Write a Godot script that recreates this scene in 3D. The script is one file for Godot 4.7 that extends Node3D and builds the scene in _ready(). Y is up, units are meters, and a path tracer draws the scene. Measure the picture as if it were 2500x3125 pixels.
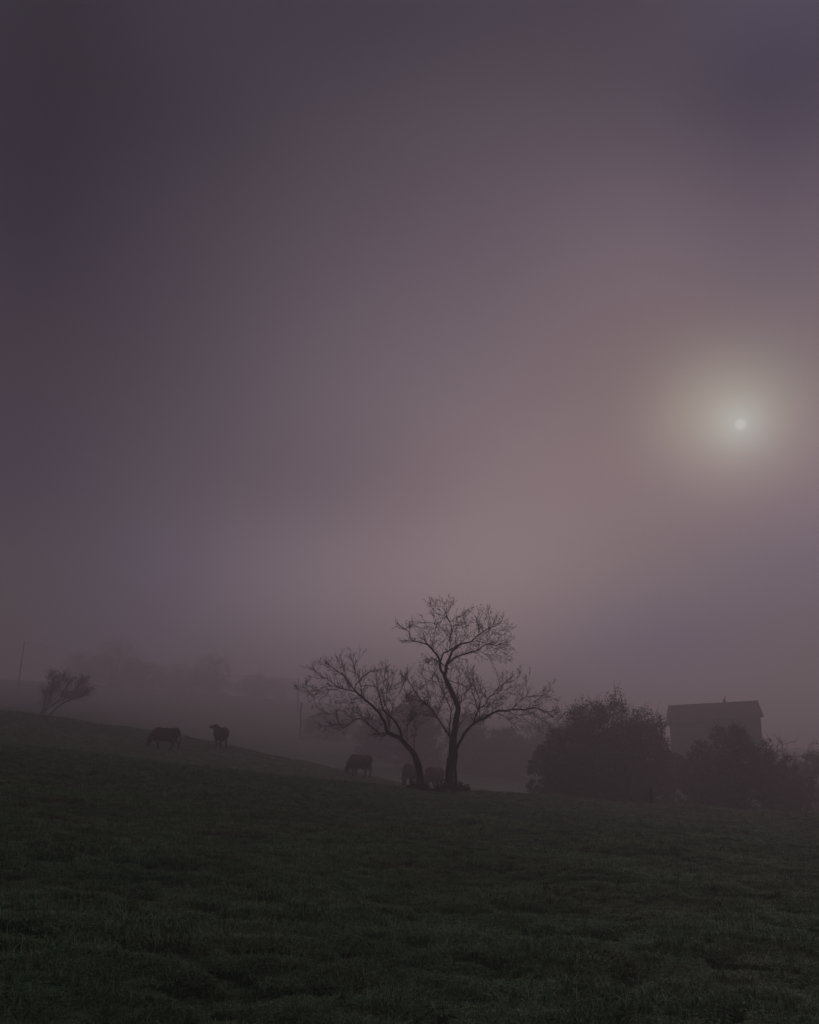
extends Node3D
# A foggy hillside pasture at dusk: two bare trees on the brow, cows in the mist, a veiled sun.

const F := 3190.0            # focal length in photograph pixels (2500 x 3125)
const PITCH := 12.6          # degrees the camera looks up
const EYE := 1.6             # camera height above the turf
const EXPOSURE := 0.8

var CP := cos(deg_to_rad(PITCH))
var SP := sin(deg_to_rad(PITCH))
var rng := RandomNumberGenerator.new()
var bump := FastNoiseLite.new()
var lumps := FastNoiseLite.new()
var patch := FastNoiseLite.new()
var pocks := FastNoiseLite.new()
var mats := {}

# ------------------------------------------------------------------ directions and terrain
func ray(px: float, py: float) -> Vector3:
	var y := -(py - 1562.5) / F
	return Vector3((px - 1250.0) / F, y * CP + SP, y * SP - CP)

func at_px(px: float, py: float, d: float) -> Vector3:      # the point seen at a pixel, d metres ahead
	var r := ray(px, py)
	return Vector3(0, EYE, 0) + r * (d / -r.z)

const ROW_D := [38.0, 44.0, 54.0, 62.0, 76.0, 130.0, 200.0, 300.0, 420.0, 1500.0]
const COL_S := [-0.62, -0.388, -0.305, -0.209, -0.112, 0.0, 0.112, 0.24, 0.39, 0.62]   # x / d
var row_h := []

func make_rows() -> void:
	# heights of the land, row by row away from the camera, as pixel rows read off the photograph
	var rows := [
		[2240, 2275, 2300, 2335, 2372, 2411, 2429, 2463, 2484, 2500],
		[2245, 2279, 2305, 2341, 2381, 2424, 2452, 2500, 2520, 2530],
		[2190, 2224, 2253, 2299, 2350, 2406, 2462, 2515, 2540, 2550],
		[2150, 2171, 2204, 2251, 2316, 2397, 2465, 2525, 2550, 2560],
		[2165, 2180, 2218, 2278, 2345, 2402, 2450, 2500, 2520, 2530],
		[2130, 2150, 2172, 2222, 2262, 2312, 2352, 2382, 2402, 2420],
		[2090, 2110, 2130, 2168, 2200, 2238, 2262, 2300, 2322, 2340],
		[2060, 2074, 2088, 2112, 2138, 2172, 2196, 2252, 2290, 2300],
		[2085, 2100, 2112, 2135, 2158, 2190, 2212, 2262, 2292, 2305],
		[2220, 2225, 2230, 2235, 2240, 2250, 2255, 2268, 2276, 2276],
	]
	for i in rows.size():
		var hs := []
		for j in COL_S.size():
			var y: float = -(rows[i][j] - 1562.5) / F
			hs.append(EYE + ROW_D[i] * (y * CP + SP) / (CP - y * SP))
		row_h.append(hs)

func hermite(p0: float, p1: float, p2: float, p3: float, x0: float, x1: float, x2: float, x3: float, x: float) -> float:
	var t := (x - x1) / (x2 - x1)
	var m1 := (p2 - p0) / maxf(x2 - x0, 1e-6) * (x2 - x1)
	var m2 := (p3 - p1) / maxf(x3 - x1, 1e-6) * (x2 - x1)
	var t2 := t * t
	var t3 := t2 * t
	return (2 * t3 - 3 * t2 + 1) * p1 + (t3 - 2 * t2 + t) * m1 + (-2 * t3 + 3 * t2) * p2 + (t3 - t2) * m2

func row_at(i: int, s: float) -> float:
	var r: Array = row_h[i]
	var n := COL_S.size()
	s = clampf(s, COL_S[0], COL_S[n - 1])
	var j := 0
	while j < n - 2 and s > COL_S[j + 1]:
		j += 1
	var a := maxi(j - 1, 0)
	var b := mini(j + 2, n - 1)
	return hermite(r[a], r[j], r[j + 1], r[b], COL_S[a], COL_S[j], COL_S[j + 1], COL_S[b], s)

func land(x: float, d: float) -> float:
	var h: float
	if d <= 38.0:
		# the near pasture: one broad tilted face that meets the brow
		var s := x / 38.0
		h = row_at(0, s)
		if d > 20.0:
			var k := (d - 20.0) / 18.0
			h = lerpf(h, row_at(0, x / d), k * k * (3 - 2 * k))
	else:
		var i := 0
		var n := ROW_D.size()
		while i < n - 2 and d > ROW_D[i + 1]:
			i += 1
		var a := maxi(i - 1, 0)
		var b := mini(i + 2, n - 1)
		var s2 := x / d
		h = hermite(row_at(a, s2), row_at(i, s2), row_at(i + 1, s2), row_at(b, s2), ROW_D[a] if i > 0 else 26.0, ROW_D[i], ROW_D[i + 1], ROW_D[b], minf(d, 1500.0))
	return h

func relief(x: float, d: float) -> float:       # hummocks and hoof-poached turf
	var near := clampf(1.0 - (d - 30.0) / 60.0, 0.25, 1.0)
	return bump.get_noise_2d(x, d) * 0.11 * (2.0 - near) + lumps.get_noise_2d(x, d) * 0.05 * near - pock(x, d) * 0.04 * near

func pock(x: float, d: float) -> float:         # hoof holes and bitten-down hollows
	return clampf((pocks.get_noise_2d(x, d * 1.25) - 0.12) / 0.2, 0.0, 1.0)

func ground_y(x: float, d: float) -> float:
	return land(x, d) + relief(x, d)

func on_ground(px: float, d: float) -> Vector3:   # a point of the turf under an image column
	var y := -(2300.0 - 1562.5) / F
	var x := (px - 1250.0) / F * d / (CP - y * SP)
	return Vector3(x, ground_y(x, d), -d)

# ------------------------------------------------------------------ mesh building
class Shape:
	var v := PackedVector3Array()
	var n := PackedVector3Array()
	var c := PackedColorArray()
	var i := PackedInt32Array()
	func quad(a: Vector3, b: Vector3, d: Vector3, e: Vector3, col := Color.WHITE) -> void:
		var nn := (b - a).cross(e - a).normalized() * -1.0
		var k := v.size()
		for p in [a, b, d, e]:
			v.append(p); n.append(nn); c.append(col)
		for q in [0, 1, 2, 0, 2, 3]:
			i.append(k + q)
	func tri(a: Vector3, b: Vector3, d: Vector3, col := Color.WHITE) -> void:
		var nn := (b - a).cross(d - a).normalized() * -1.0
		var k := v.size()
		for p in [a, b, d]:
			v.append(p); n.append(nn); c.append(col)
		for q in 3:
			i.append(k + q)
	func tube(pts: PackedVector3Array, rad: PackedFloat32Array, sides: int, col: Color, rough := 0.0, noise: FastNoiseLite = null) -> void:
		var count := pts.size()
		if count < 2:
			return
		var base := v.size()
		var t := (pts[1] - pts[0]).normalized()
		var side := t.cross(Vector3(0.31, 0.12, 0.94)).normalized()
		for k in count:
			var t2 := (pts[mini(k + 1, count - 1)] - pts[maxi(k - 1, 0)]).normalized()
			side = (side - t2 * side.dot(t2)).normalized()
			var up := t2.cross(side)
			for s in sides:
				var a := TAU * s / sides
				var dir := side * cos(a) + up * sin(a)
				var r := rad[k]
				if noise:
					var q := pts[k] + dir * r
					r *= 1.0 + rough * noise.get_noise_3d(q.x * 3.0, q.y * 1.2, q.z * 3.0)
				v.append(pts[k] + dir * r); n.append(dir); c.append(col)
		for k in count - 1:
			for s in sides:
				var a0 := base + k * sides + s
				var a1 := base + k * sides + (s + 1) % sides
				i.append_array(PackedInt32Array([a0, a1, a0 + sides, a1, a1 + sides, a0 + sides]))
		var tip := v.size()
		v.append(pts[count - 1]); n.append(t); c.append(col)
		for s in sides:
			i.append_array(PackedInt32Array([base + (count - 1) * sides + s, base + (count - 1) * sides + (s + 1) % sides, tip]))
	func box(o: Vector3, ax: Vector3, ay: Vector3, az: Vector3, col := Color.WHITE) -> void:   # centre and half axes
		for s in [-1.0, 1.0]:
			for q in [[ax, ay, az], [ay, az, ax], [az, ax, ay]]:
				var f: Vector3 = o + q[0] * s
				var b: Vector3 = q[1]
				var e: Vector3 = q[2] * s
				quad(f - b - e, f - b + e, f + b + e, f + b - e, col)
	func mesh() -> ArrayMesh:
		var a := []
		a.resize(Mesh.ARRAY_MAX)
		a[Mesh.ARRAY_VERTEX] = v
		a[Mesh.ARRAY_NORMAL] = n
		a[Mesh.ARRAY_COLOR] = c
		a[Mesh.ARRAY_INDEX] = i
		var m := ArrayMesh.new()
		m.add_surface_from_arrays(Mesh.PRIMITIVE_TRIANGLES, a)
		return m

func lin(r: float, g: float, b: float) -> Color:       # a base colour given as linear reflectance
	return Color(r, g, b).linear_to_srgb()

func noise_tex(seed_: int, freq: float, lo: Color, hi: Color, size := 512, octaves := 5) -> NoiseTexture2D:
	var t := NoiseTexture2D.new()
	t.width = size; t.height = size; t.seamless = true
	var nz := FastNoiseLite.new()
	nz.seed = seed_; nz.frequency = freq; nz.fractal_octaves = octaves; nz.noise_type = FastNoiseLite.TYPE_SIMPLEX
	t.noise = nz
	var g := Gradient.new()
	g.set_color(0, lo); g.set_color(1, hi)
	t.color_ramp = g
	return t

func material(called: String, color: Color, rough := 0.9, vertex := false) -> StandardMaterial3D:
	var m := StandardMaterial3D.new()
	m.resource_name = called
	m.albedo_color = color
	m.roughness = rough
	m.metallic_specular = 0.25
	m.vertex_color_use_as_albedo = vertex
	mats[called] = m
	return m

func put(called: String, shape, m: Material, parent: Node = self) -> MeshInstance3D:
	var o := MeshInstance3D.new()
	o.name = called
	o.mesh = shape.mesh() if shape is Shape else shape
	o.material_override = m
	parent.add_child(o, true)
	return o

func tag(o: Node, label: String, category: String, group := "") -> void:
	o.set_meta("label", label); o.set_meta("category", category)
	if group:
		o.set_meta("group", group)

func thing(called: String, where: Vector3, label: String, category: String, group := "") -> Node3D:
	var o := Node3D.new()
	o.name = called
	add_child(o, true)
	o.position = where
	tag(o, label, category, group)
	return o

# ------------------------------------------------------------------ sky, light, camera
func lin3(c: Array) -> Vector3:
	var q := Color(c[0] / 255.0, c[1] / 255.0, c[2] / 255.0).srgb_to_linear()
	return Vector3(q.r, q.g, q.b)

const SKY_AZ := [-21.0, -13.5, -4.6, 4.6, 13.5, 21.0]
const SKY_EL := [37.8, 32.6, 26.0, 19.1, 13.7, 8.3, 3.9]
const SKY := [
	[[12.8, 12.7, 22.5], [26.5, 24.1, 40.1], [27.9, 27.0, 43.6], [35.9, 31.1, 48.1], [39.0, 33.7, 54.0], [54.6, 48.9, 79.2]],
	[[6.9, 7.6, 17.4], [20.4, 18.9, 31.7], [49.0, 40.5, 58.8], [71.0, 56.9, 77.3], [66.4, 53.2, 76.5], [28.8, 25.5, 54.8]],
	[[10.1, 9.2, 24.2], [38.3, 31.5, 51.3], [86.9, 68.6, 93.5], [123.4, 92.2, 119.5], [154.4, 114.3, 141.6], [114.0, 86.1, 118.7]],
	[[28.0, 22.2, 39.9], [55.8, 47.1, 71.4], [136.4, 106.4, 131.2], [204.1, 152.9, 175.2], [223.2, 159.0, 162.0], [215.9, 162.0, 171.4]],
	[[36.5, 29.0, 58.9], [82.6, 68.7, 98.0], [173.8, 130.0, 160.0], [305.5, 223.2, 236.5], [292.4, 206.1, 216.7], [277.3, 197.6, 220.0]],
	[[64.0, 55.0, 68.0], [127.9, 108.4, 168.9], [350.2, 267.6, 306.2], [467.2, 350.7, 365.1], [237.2, 190.9, 222.0], [152.6, 125.7, 187.4]],
	[[64.0, 55.0, 68.0], [127.9, 108.4, 168.9], [350.2, 267.6, 306.2], [467.2, 350.7, 365.1], [64.0, 63.2, 222.0], [64.0, 55.0, 68.0]],
]   # radiance of the foggy sky, in thousandths
const FAR_HUE := [1.04, 0.95, 1.2]

func spline(p: Array, xs: Array, x: float) -> Vector3:
	var n := xs.size()
	var up: bool = xs[1] > xs[0]
	var j := 0
	while j < n - 2 and ((x > xs[j + 1]) if up else (x < xs[j + 1])):
		j += 1
	var t := clampf((x - xs[j]) / (xs[j + 1] - xs[j]), 0, 1)
	var a: Vector3 = p[maxi(j - 1, 0)]
	var d: Vector3 = p[mini(j + 2, n - 1)]
	var b: Vector3 = p[j]
	var c: Vector3 = p[j + 1]
	var r := b + 0.5 * t * (c - a + t * (2 * a - 5 * b + 4 * c - d + t * (3 * (b - c) + d - a)))
	return r.max(Vector3.ONE * 0.004)

func air_colour(az: float, el: float, rows: Array) -> Vector3:
	var e := clampf(el, 3.9, 37.8)
	var cols := []
	for i in rows.size():
		cols.append(spline(rows[i], SKY_AZ, clampf(az, -21, 21)))
	var c := spline(cols, SKY_EL, e)
	var off := maxf(absf(az) - 21.0, 0.0) * cos(deg_to_rad(clampf(el, 0, 89)))
	off = sqrt(off * off + pow(maxf(el - 37.8, 0.0), 2))
	var k := 1.0 - exp(-pow(off / 24.0, 1.5))
	return c.lerp(far_sky(el), k)

func far_sky(el: float) -> Vector3:      # beyond the frame: plain overcast, paler overhead
	return Vector3(FAR_HUE[0], FAR_HUE[1], FAR_HUE[2]) * (0.066 + 0.14 * sin(deg_to_rad(maxf(el, 0.0))))

func make_sky(sun: Vector3) -> Image:
	var rows := []
	for r in SKY:
		var q := []
		for c in r:
			q.append(Vector3(c[0], c[1], c[2]) / 1000.0)
		rows.append(q)
	var w := 720
	var im := Image.create(w, w / 2, false, Image.FORMAT_RGBF)
	for y in w / 2:
		var el := 90.0 - (y + 0.5) / w * 360.0
		for x in w:
			var az := (x + 0.5) / w * 360.0 - 180.0
			var c := air_colour(az, el, rows) if el > -3.0 else far_sky(0.0) * 0.6
			im.set_pixel(x, y, Color(c.x / EXPOSURE, c.y / EXPOSURE, c.z / EXPOSURE))
	var big := 4096
	im.resize(big, big / 2, Image.INTERPOLATE_CUBIC)
	var turned := Image.create(big, big / 2, false, Image.FORMAT_RGBF)      # Godot's panorama starts straight ahead (-z)
	turned.blit_rect(im, Rect2i(big / 2, 0, big / 2, big / 2), Vector2i(0, 0))
	turned.blit_rect(im, Rect2i(0, 0, big / 2, big / 2), Vector2i(big / 2, 0))
	im = turned
	# the veiled sun: its disc and the glow of the mist round it
	var saz := rad_to_deg(atan2(sun.x, -sun.z))
	var sel := rad_to_deg(asin(sun.y))
	var cx := saz / 360.0 * big
	var cy := (90.0 - sel) / 360.0 * big
	for y in range(int(cy) - 170, int(cy) + 150):
		for x in range(int(cx) - 170, int(cx) + 170):
			var el := 90.0 - (y + 0.5) / big * 360.0
			var az := (x + 0.5) / big * 360.0
			var dx := (az - saz) * cos(deg_to_rad(el))
			var dy := el - sel
			var ox := dx + 0.45
			var oy := dy - 0.3
			var g1 := exp(-(ox * ox / 6.4 + oy * oy / 5.0) * 0.5)
			var g2 := exp(-(dx * dx + dy * dy) / 0.9 * 0.5)
			var disc := clampf((0.28 - sqrt(dx * dx + dy * dy)) / 0.088 + 0.5, 0, 1) * 0.17
			var o := im.get_pixel(x, y)
			var tone := Vector3(0.30, 0.315, 0.22) * g1 + Vector3(0.12, 0.19, 0.205) * g2 + Vector3.ONE * disc
			im.set_pixel(x, y, Color(o.r + tone.x / EXPOSURE, o.g + tone.y / EXPOSURE, o.b + tone.z / EXPOSURE))
	return im

func _ready() -> void:
	rng.seed = 7
	bump.seed = 3; bump.frequency = 0.22; bump.fractal_octaves = 3
	lumps.seed = 9; lumps.frequency = 1.5; lumps.fractal_octaves = 3
	patch.seed = 21; patch.frequency = 0.35; patch.fractal_octaves = 3
	pocks.seed = 77; pocks.frequency = 1.0; pocks.fractal_octaves = 4
	make_rows()

	var cam := Camera3D.new()
	cam.name = "camera"
	cam.fov = rad_to_deg(2.0 * atan(1562.5 / F))
	cam.near = 0.1
	cam.far = 4000.0
	cam.position = Vector3(0, EYE, 0)
	cam.rotation_degrees = Vector3(PITCH, 0, 0)
	add_child(cam)
	cam.current = true

	var sun_dir := ray(2260, 1295).normalized()
	var env := Environment.new()
	env.background_mode = Environment.BG_SKY
	var sky := Sky.new()
	var pano := PanoramaSkyMaterial.new()
	pano.panorama = ImageTexture.create_from_image(make_sky(sun_dir))
	pano.energy_multiplier = 1.0
	sky.sky_material = pano
	env.sky = sky
	env.tonemap_mode = Environment.TONE_MAPPER_LINEAR
	env.tonemap_exposure = EXPOSURE
	env.sdfgi_enabled = true
	env.ssao_enabled = true
	env.ssil_enabled = true
	env.volumetric_fog_enabled = true              # droplets scatter mostly forwards, so the fog is brighter towards the sun
	env.volumetric_fog_density = 0.0071
	env.volumetric_fog_anisotropy = 0.5
	env.volumetric_fog_albedo = Color(0.97, 0.90, 0.935)
	env.volumetric_fog_length = 400.0
	var we := WorldEnvironment.new()
	we.name = "air"
	we.environment = env
	add_child(we)

	var sun := DirectionalLight3D.new()
	sun.name = "sun"
	sun.light_energy = 0.17
	sun.light_angular_distance = 14.0
	sun.light_color = Color(1.0, 0.95, 0.92)
	sun.shadow_enabled = true
	add_child(sun)
	sun.look_at_from_position(Vector3.ZERO, -sun_dir, Vector3.UP)

	make_materials()
	make_ground()
	print("ground ", Time.get_ticks_msec())
	make_grass()
	print("grass ", Time.get_ticks_msec())
	make_background()
	print("background ", Time.get_ticks_msec())
	make_barn()
	make_poles()
	make_main_trees()
	print("trees ", Time.get_ticks_msec())
	make_leaning_tree()
	make_cows()
	print("cows ", Time.get_ticks_msec())
	make_small_things()
	print("done ", Time.get_ticks_msec())

func make_materials() -> void:
	var m := material("turf", Color.WHITE, 1.0)
	m.albedo_texture = noise_tex(5, 0.012, lin(0.030, 0.043, 0.022), lin(0.078, 0.105, 0.055))
	m.uv1_triplanar = true
	m.uv1_world_triplanar = true
	m.uv1_scale = Vector3(0.35, 0.35, 0.35)
	m = material("grass_blade", Color.WHITE, 0.65, true)
	m.metallic_specular = 0.3
	m.backlight_enabled = true
	m.backlight = Color(0.5, 0.55, 0.4)
	m = material("bark", lin(0.062, 0.054, 0.046), 0.95)
	m.albedo_texture = noise_tex(12, 0.03, Color(0.62, 0.6, 0.58), Color(1, 1, 1), 256)
	m.uv1_triplanar = true
	m.uv1_scale = Vector3(1.6, 0.5, 1.6)
	material("twig", lin(0.06, 0.05, 0.045), 0.9)
	m = material("leaf", Color.WHITE, 0.7, true)
	m.backlight_enabled = true
	m.backlight = Color(0.35, 0.4, 0.25)
	m = material("hide", lin(0.055, 0.034, 0.024), 0.85)
	m.albedo_texture = noise_tex(31, 0.02, Color(0.75, 0.72, 0.7), Color(1, 1, 1), 256)
	m.uv1_triplanar = true
	material("old_wood", lin(0.075, 0.065, 0.055), 0.95)
	material("wire", lin(0.05, 0.05, 0.05), 0.6)
	m = material("barn_wall", lin(0.062, 0.056, 0.052), 0.95)
	m.albedo_texture = noise_tex(44, 0.02, Color(0.6, 0.58, 0.55), Color(1, 1, 1), 256)
	m.uv1_triplanar = true
	m.uv1_scale = Vector3(0.5, 0.5, 0.5)
	m = material("barn_roof", lin(0.075, 0.062, 0.056), 0.9)
	m.albedo_texture = noise_tex(45, 0.03, Color(0.6, 0.58, 0.55), Color(1, 1, 1), 256)
	m.uv1_triplanar = true

# ------------------------------------------------------------------ the land
func make_ground() -> void:
	# fan-shaped sheet whose apex lies 10 m behind the camera: fine near, coarse far
	var ds := []
	var d := -9.0
	while d < 1400.0:
		ds.append(d)
		var w := d + 10.0
		d += w * (0.0065 if d > 3.0 and d < 60.0 else (0.014 if d < 130.0 else 0.03)) + 0.02
	ds.append(1500.0)
	var ss := []
	var s := -2.4
	while s < 2.4:
		ss.append(s)
		s += 0.0035 if absf(s) < 0.46 else (0.03 if absf(s) < 0.8 else 0.12)
	ss.append(2.4)
	var sh := Shape.new()
	var cols := ss.size()
	for i in ds.size():
		var dd: float = ds[i]
		for j in cols:
			var x: float = ss[j] * (dd + 10.0)
			sh.v.append(Vector3(x, ground_y(x, dd), -dd))
			sh.c.append(Color.WHITE)
	sh.n.resize(sh.v.size())
	for i in ds.size():
		for j in cols:
			var a: Vector3 = sh.v[i * cols + maxi(j - 1, 0)]
			var b: Vector3 = sh.v[i * cols + mini(j + 1, cols - 1)]
			var e: Vector3 = sh.v[maxi(i - 1, 0) * cols + j]
			var f: Vector3 = sh.v[mini(i + 1, ds.size() - 1) * cols + j]
			sh.n[i * cols + j] = (b - a).cross(f - e).normalized()
			if i < ds.size() - 1 and j < cols - 1:
				var k := i * cols + j
				sh.i.append_array(PackedInt32Array([k, k + cols, k + 1, k + 1, k + cols, k + cols + 1]))
	var o := put("ground", sh, mats.turf)
	o.set_meta("kind", "structure")
	o.set_meta("label", "dark sloping pasture falling to the right")
	o.set_meta("category", "ground")

func tuft(blades: int, tall: float, spread: float, width: float, bend: float) -> ArrayMesh:
	var sh := Shape.new()
	for b in blades:
		var a := rng.randf() * TAU
		var root := Vector3(cos(a), 0, sin(a)) * spread * sqrt(rng.randf())
		var lean := rng.randf() * TAU
		var out := Vector3(cos(lean), 0, sin(lean))
		var hgt := tall * rng.randf_range(0.5, 1.0)
		var side := out.cross(Vector3.UP).normalized().rotated(Vector3.UP, rng.randf_range(-0.8, 0.8)) * width * rng.randf_range(0.7, 1.2)
		var tone := rng.randf_range(0.55, 1.5)
		var col := Color(tone, tone * rng.randf_range(0.93, 1.05), tone * rng.randf_range(0.8, 1.0))
		var q := bend * rng.randf_range(0.2, 1.2)
		var p0 := root - Vector3(0, 0.03, 0)
		var p1 := root + Vector3.UP * hgt * 0.55 + out * hgt * 0.22 * q
		var p2 := root + Vector3.UP * hgt * (1.0 - 0.3 * q) + out * hgt * 0.75 * q
		sh.quad(p0 - side, p0 + side, p1 + side * 0.8, p1 - side * 0.8, col)
		sh.tri(p1 - side * 0.8, p1 + side * 0.8, p2, col)
	return sh.mesh()

func make_grass() -> void:
	var kinds := []
	kinds.append([tuft(28, 0.06, 0.075, 0.0038, 1.7), 230000])
	kinds.append([tuft(18, 0.085, 0.06, 0.0036, 1.3), 80000])
	kinds.append([tuft(16, 0.12, 0.05, 0.004, 0.9), 16000])
	kinds.append([tuft(4, 0.17, 0.05, 0.0022, 0.8), 8000])
	for k in kinds.size():
		var n: int = kinds[k][1]
		var xf: Array[Transform3D] = []
		var cl := PackedColorArray()
		while xf.size() < n:
			# more tufts near, fewer far: even over what the camera sees
			var t := rng.randf()
			var d := 4.5 * pow(72.0 / 4.5, pow(t, 1.15))
			var x := rng.randf_range(-0.47, 0.47) * (d + 1.5)
			var p := patch.get_noise_2d(x, d)
			var p2 := bump.get_noise_2d(x * 1.7 + 90.0, d * 1.7)
			var hole := pock(x, d)
			if rng.randf() < hole * 0.8:
				continue
			if k == 1 and p2 < -0.1 and rng.randf() < 0.7:
				continue
			if k == 2 and (p < 0.12 or p2 < 0.0) and rng.randf() < 0.92:
				continue
			var far := clampf((d - 12.0) / 50.0, 0, 1)
			var size := rng.randf_range(0.7, 1.25) * (1.0 + 0.7 * far) * (1.0 + 0.35 * p) * (1.0 - 0.35 * hole)
			var flat := rng.randf_range(0.75, 1.15) / (1.0 + 0.35 * far) * (1.0 if d < 42.0 else 0.7)
			var b := Basis(Vector3.UP, rng.randf() * TAU).scaled(Vector3(size, size * flat, size))
			b = Basis(Vector3(1, 0, 0), rng.randf_range(-0.15, 0.15)) * b
			xf.append(Transform3D(b, Vector3(x, ground_y(x, d) - 0.005, -d)))
			var dry := clampf(0.13 + 0.4 * p2 + rng.randf_range(-0.2, 0.25), 0, 0.8)
			if k == 3:
				dry = 0.85
			var col := Color(0.115, 0.205, 0.100).lerp(Color(0.26, 0.265, 0.175), dry)
			var m := rng.randf_range(0.62, 1.45) * (1.0 + 0.3 * p) * (0.7 if k == 2 else 1.0)
			cl.append(Color(col.r * m, col.g * m, col.b * m))
		var mm := MultiMesh.new()
		mm.transform_format = MultiMesh.TRANSFORM_3D
		mm.use_colors = true
		mm.mesh = kinds[k][0]
		mm.instance_count = n
		for q in n:
			mm.set_instance_transform(q, xf[q])
			mm.set_instance_color(q, cl[q])
		var o := MultiMeshInstance3D.new()
		o.name = ["short_grass", "meadow_grass", "rank_grass", "dry_grass"][k]
		o.multimesh = mm
		o.material_override = mats.grass_blade
		o.set_meta("kind", "stuff")
		tag(o, ["short cropped dark green turf of the pasture", "longer green grass tussocks on the pasture", "rank taller grass clumps on the pasture", "thin dry straw stalks standing in the pasture"][k], "grass")
		add_child(o, true)

# ------------------------------------------------------------------ foliage
func leaf(sh: Shape, p: Vector3, size: float, col: Color) -> void:
	var a := Vector3(rng.randf_range(-1, 1), rng.randf_range(-0.7, 0.7), rng.randf_range(-1, 1)).normalized()
	var b := a.cross(Vector3(rng.randf_range(-1, 1), rng.randf_range(-1, 1), rng.randf_range(-1, 1))).normalized()
	var up := a.cross(b) * size * 0.12
	sh.quad(p - a * size, p + b * size * 0.42 + up, p + a * size, p - b * size * 0.42 + up, col)

func twig_curve(p: Vector3, dir: Vector3, length: float, steps: int, wander: float, lift: float) -> PackedVector3Array:
	var pts := PackedVector3Array([p])
	var q := dir.normalized()
	for k in steps:
		q = (q + Vector3(rng.randf_range(-1, 1), rng.randf_range(-1, 1), rng.randf_range(-1, 1)) * wander + Vector3.UP * lift).normalized()
		p += q * length / steps
		pts.append(p)
	return pts

func taper(n: int, a: float, b: float) -> PackedFloat32Array:
	var r := PackedFloat32Array()
	for k in n:
		r.append(lerpf(a, b, float(k) / (n - 1)))
	return r

func crown_tree(called: String, where: Vector3, size: Vector3, lift: float, clumps: int, per: int, leaf_size: float, tone: Color, label: String, category: String, group: String, sd: int, shape := 0, bare := 0.0) -> Node3D:
	# a broadleaf: trunk, limbs, and a crown of leaf clumps with an uneven outline
	rng.seed = sd
	var root := thing(called, where - Vector3(0, (0.27 if called == "distant_tree" else 0.14) * size.y if lift == 0.0 else 0.0, 0), label, category, group)
	var wood := Shape.new()
	var base_r := clampf(size.y * 0.028, 0.06, 0.3)
	var fork := Vector3(rng.randf_range(-0.2, 0.2), lift + size.y * 0.18, rng.randf_range(-0.2, 0.2))
	wood.tube(PackedVector3Array([Vector3(0, -0.5, 0), fork * 0.5, fork]), PackedFloat32Array([base_r * 1.35, base_r, base_r * 0.8]), 8, Color.WHITE)
	put("trunk", wood, mats.bark, root)
	var limbs := Shape.new()
	var green := Shape.new()
	var wob := FastNoiseLite.new()
	wob.seed = sd; wob.frequency = 0.9
	for k in clumps:
		var dir := Vector3(rng.randfn(), rng.randfn() * 0.9 + 0.25, rng.randfn()).normalized()
		var rr := pow(rng.randf(), 0.36)
		var env := 0.89 + 0.18 * wob.get_noise_3d(dir.x * 1.6, dir.y * 1.6, dir.z * 1.6) + 0.1 * rng.randf()
		var e := Vector3(size.x * 0.5, size.y * 0.5, size.z * 0.5)
		var c := Vector3(dir.x * e.x, dir.y * e.y, dir.z * e.z) * rr * env
		if shape == 1 and c.y < 0:      # bushes reach the ground and spread below
			c.x *= 1.0 + 0.12 * -c.y / e.y
		c.y += lift + e.y
		if c.y < 0.1:
			c.y = 0.1 + rng.randf() * 0.5
		var cr := rng.randf_range(0.05, 0.10) * minf(size.x, size.y) * (1.4 if called == "distant_tree" else 1.0)
		if k % 3 == 0:
			var mid := fork.lerp(c, 0.5) + Vector3(0, 0.06 * size.y, 0)
			limbs.tube(PackedVector3Array([fork * 0.8, mid, c]), PackedFloat32Array([base_r * 0.4, base_r * 0.22, 0.012]), 5, Color.WHITE)
		for q in 5:
			var tw := twig_curve(c, (c - Vector3(0, lift + e.y * 0.6, 0)).normalized() + Vector3(rng.randfn(), rng.randfn(), rng.randfn()) * 0.7, cr * rng.randf_range(0.8, 1.7), 3, 0.25, 0.1)
			limbs.tube(tw, taper(4, 0.012, 0.005), 3, Color.WHITE)
		var light := rng.randf_range(0.75, 1.25)
		if rng.randf() < bare:
			continue
		for q in per:
			var o := Vector3(rng.randfn(), rng.randfn() * 0.75, rng.randfn()).normalized() * cr * pow(rng.randf(), 0.45) * 0.9
			var m := light * rng.randf_range(0.75, 1.3)
			leaf(green, c + o, leaf_size * rng.randf_range(0.6, 1.25), Color(tone.r * m, tone.g * m * rng.randf_range(0.92, 1.06), tone.b * m))
	put("branch", limbs, mats.bark, root).set_meta("kind", "stuff")
	put("crown", green, mats.leaf, root).set_meta("kind", "stuff")
	return root

func bare_branch(sh: Shape, p: Vector3, dir: Vector3, length: float, r: float, level: int, density: float, lift := 0.06) -> void:
	var steps := 5 if level > 1 else 3
	var pts := twig_curve(p, dir, length, steps, 0.17, lift)
	sh.tube(pts, taper(steps + 1, r, maxf(r * 0.35, 0.003)), 5 if level > 1 else 3, Color.WHITE)
	if level <= 0:
		return
	var n := int(density * (3.0 + rng.randf() * 3.0))
	for k in n:
		var f := rng.randf_range(0.2, 1.0)
		var at := f * steps
		var j := mini(int(at), steps - 1)
		var q := pts[j].lerp(pts[j + 1], at - j)
		var t := (pts[j + 1] - pts[j]).normalized()
		var turn := t.cross(Vector3(rng.randfn(), rng.randfn(), rng.randfn())).normalized()
		var nd := t.rotated(turn, rng.randf_range(0.35, 0.95))
		bare_branch(sh, q, nd, length * rng.randf_range(0.35, 0.65), maxf(r * 0.5, 0.004), level - 1, density, lift)

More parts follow.
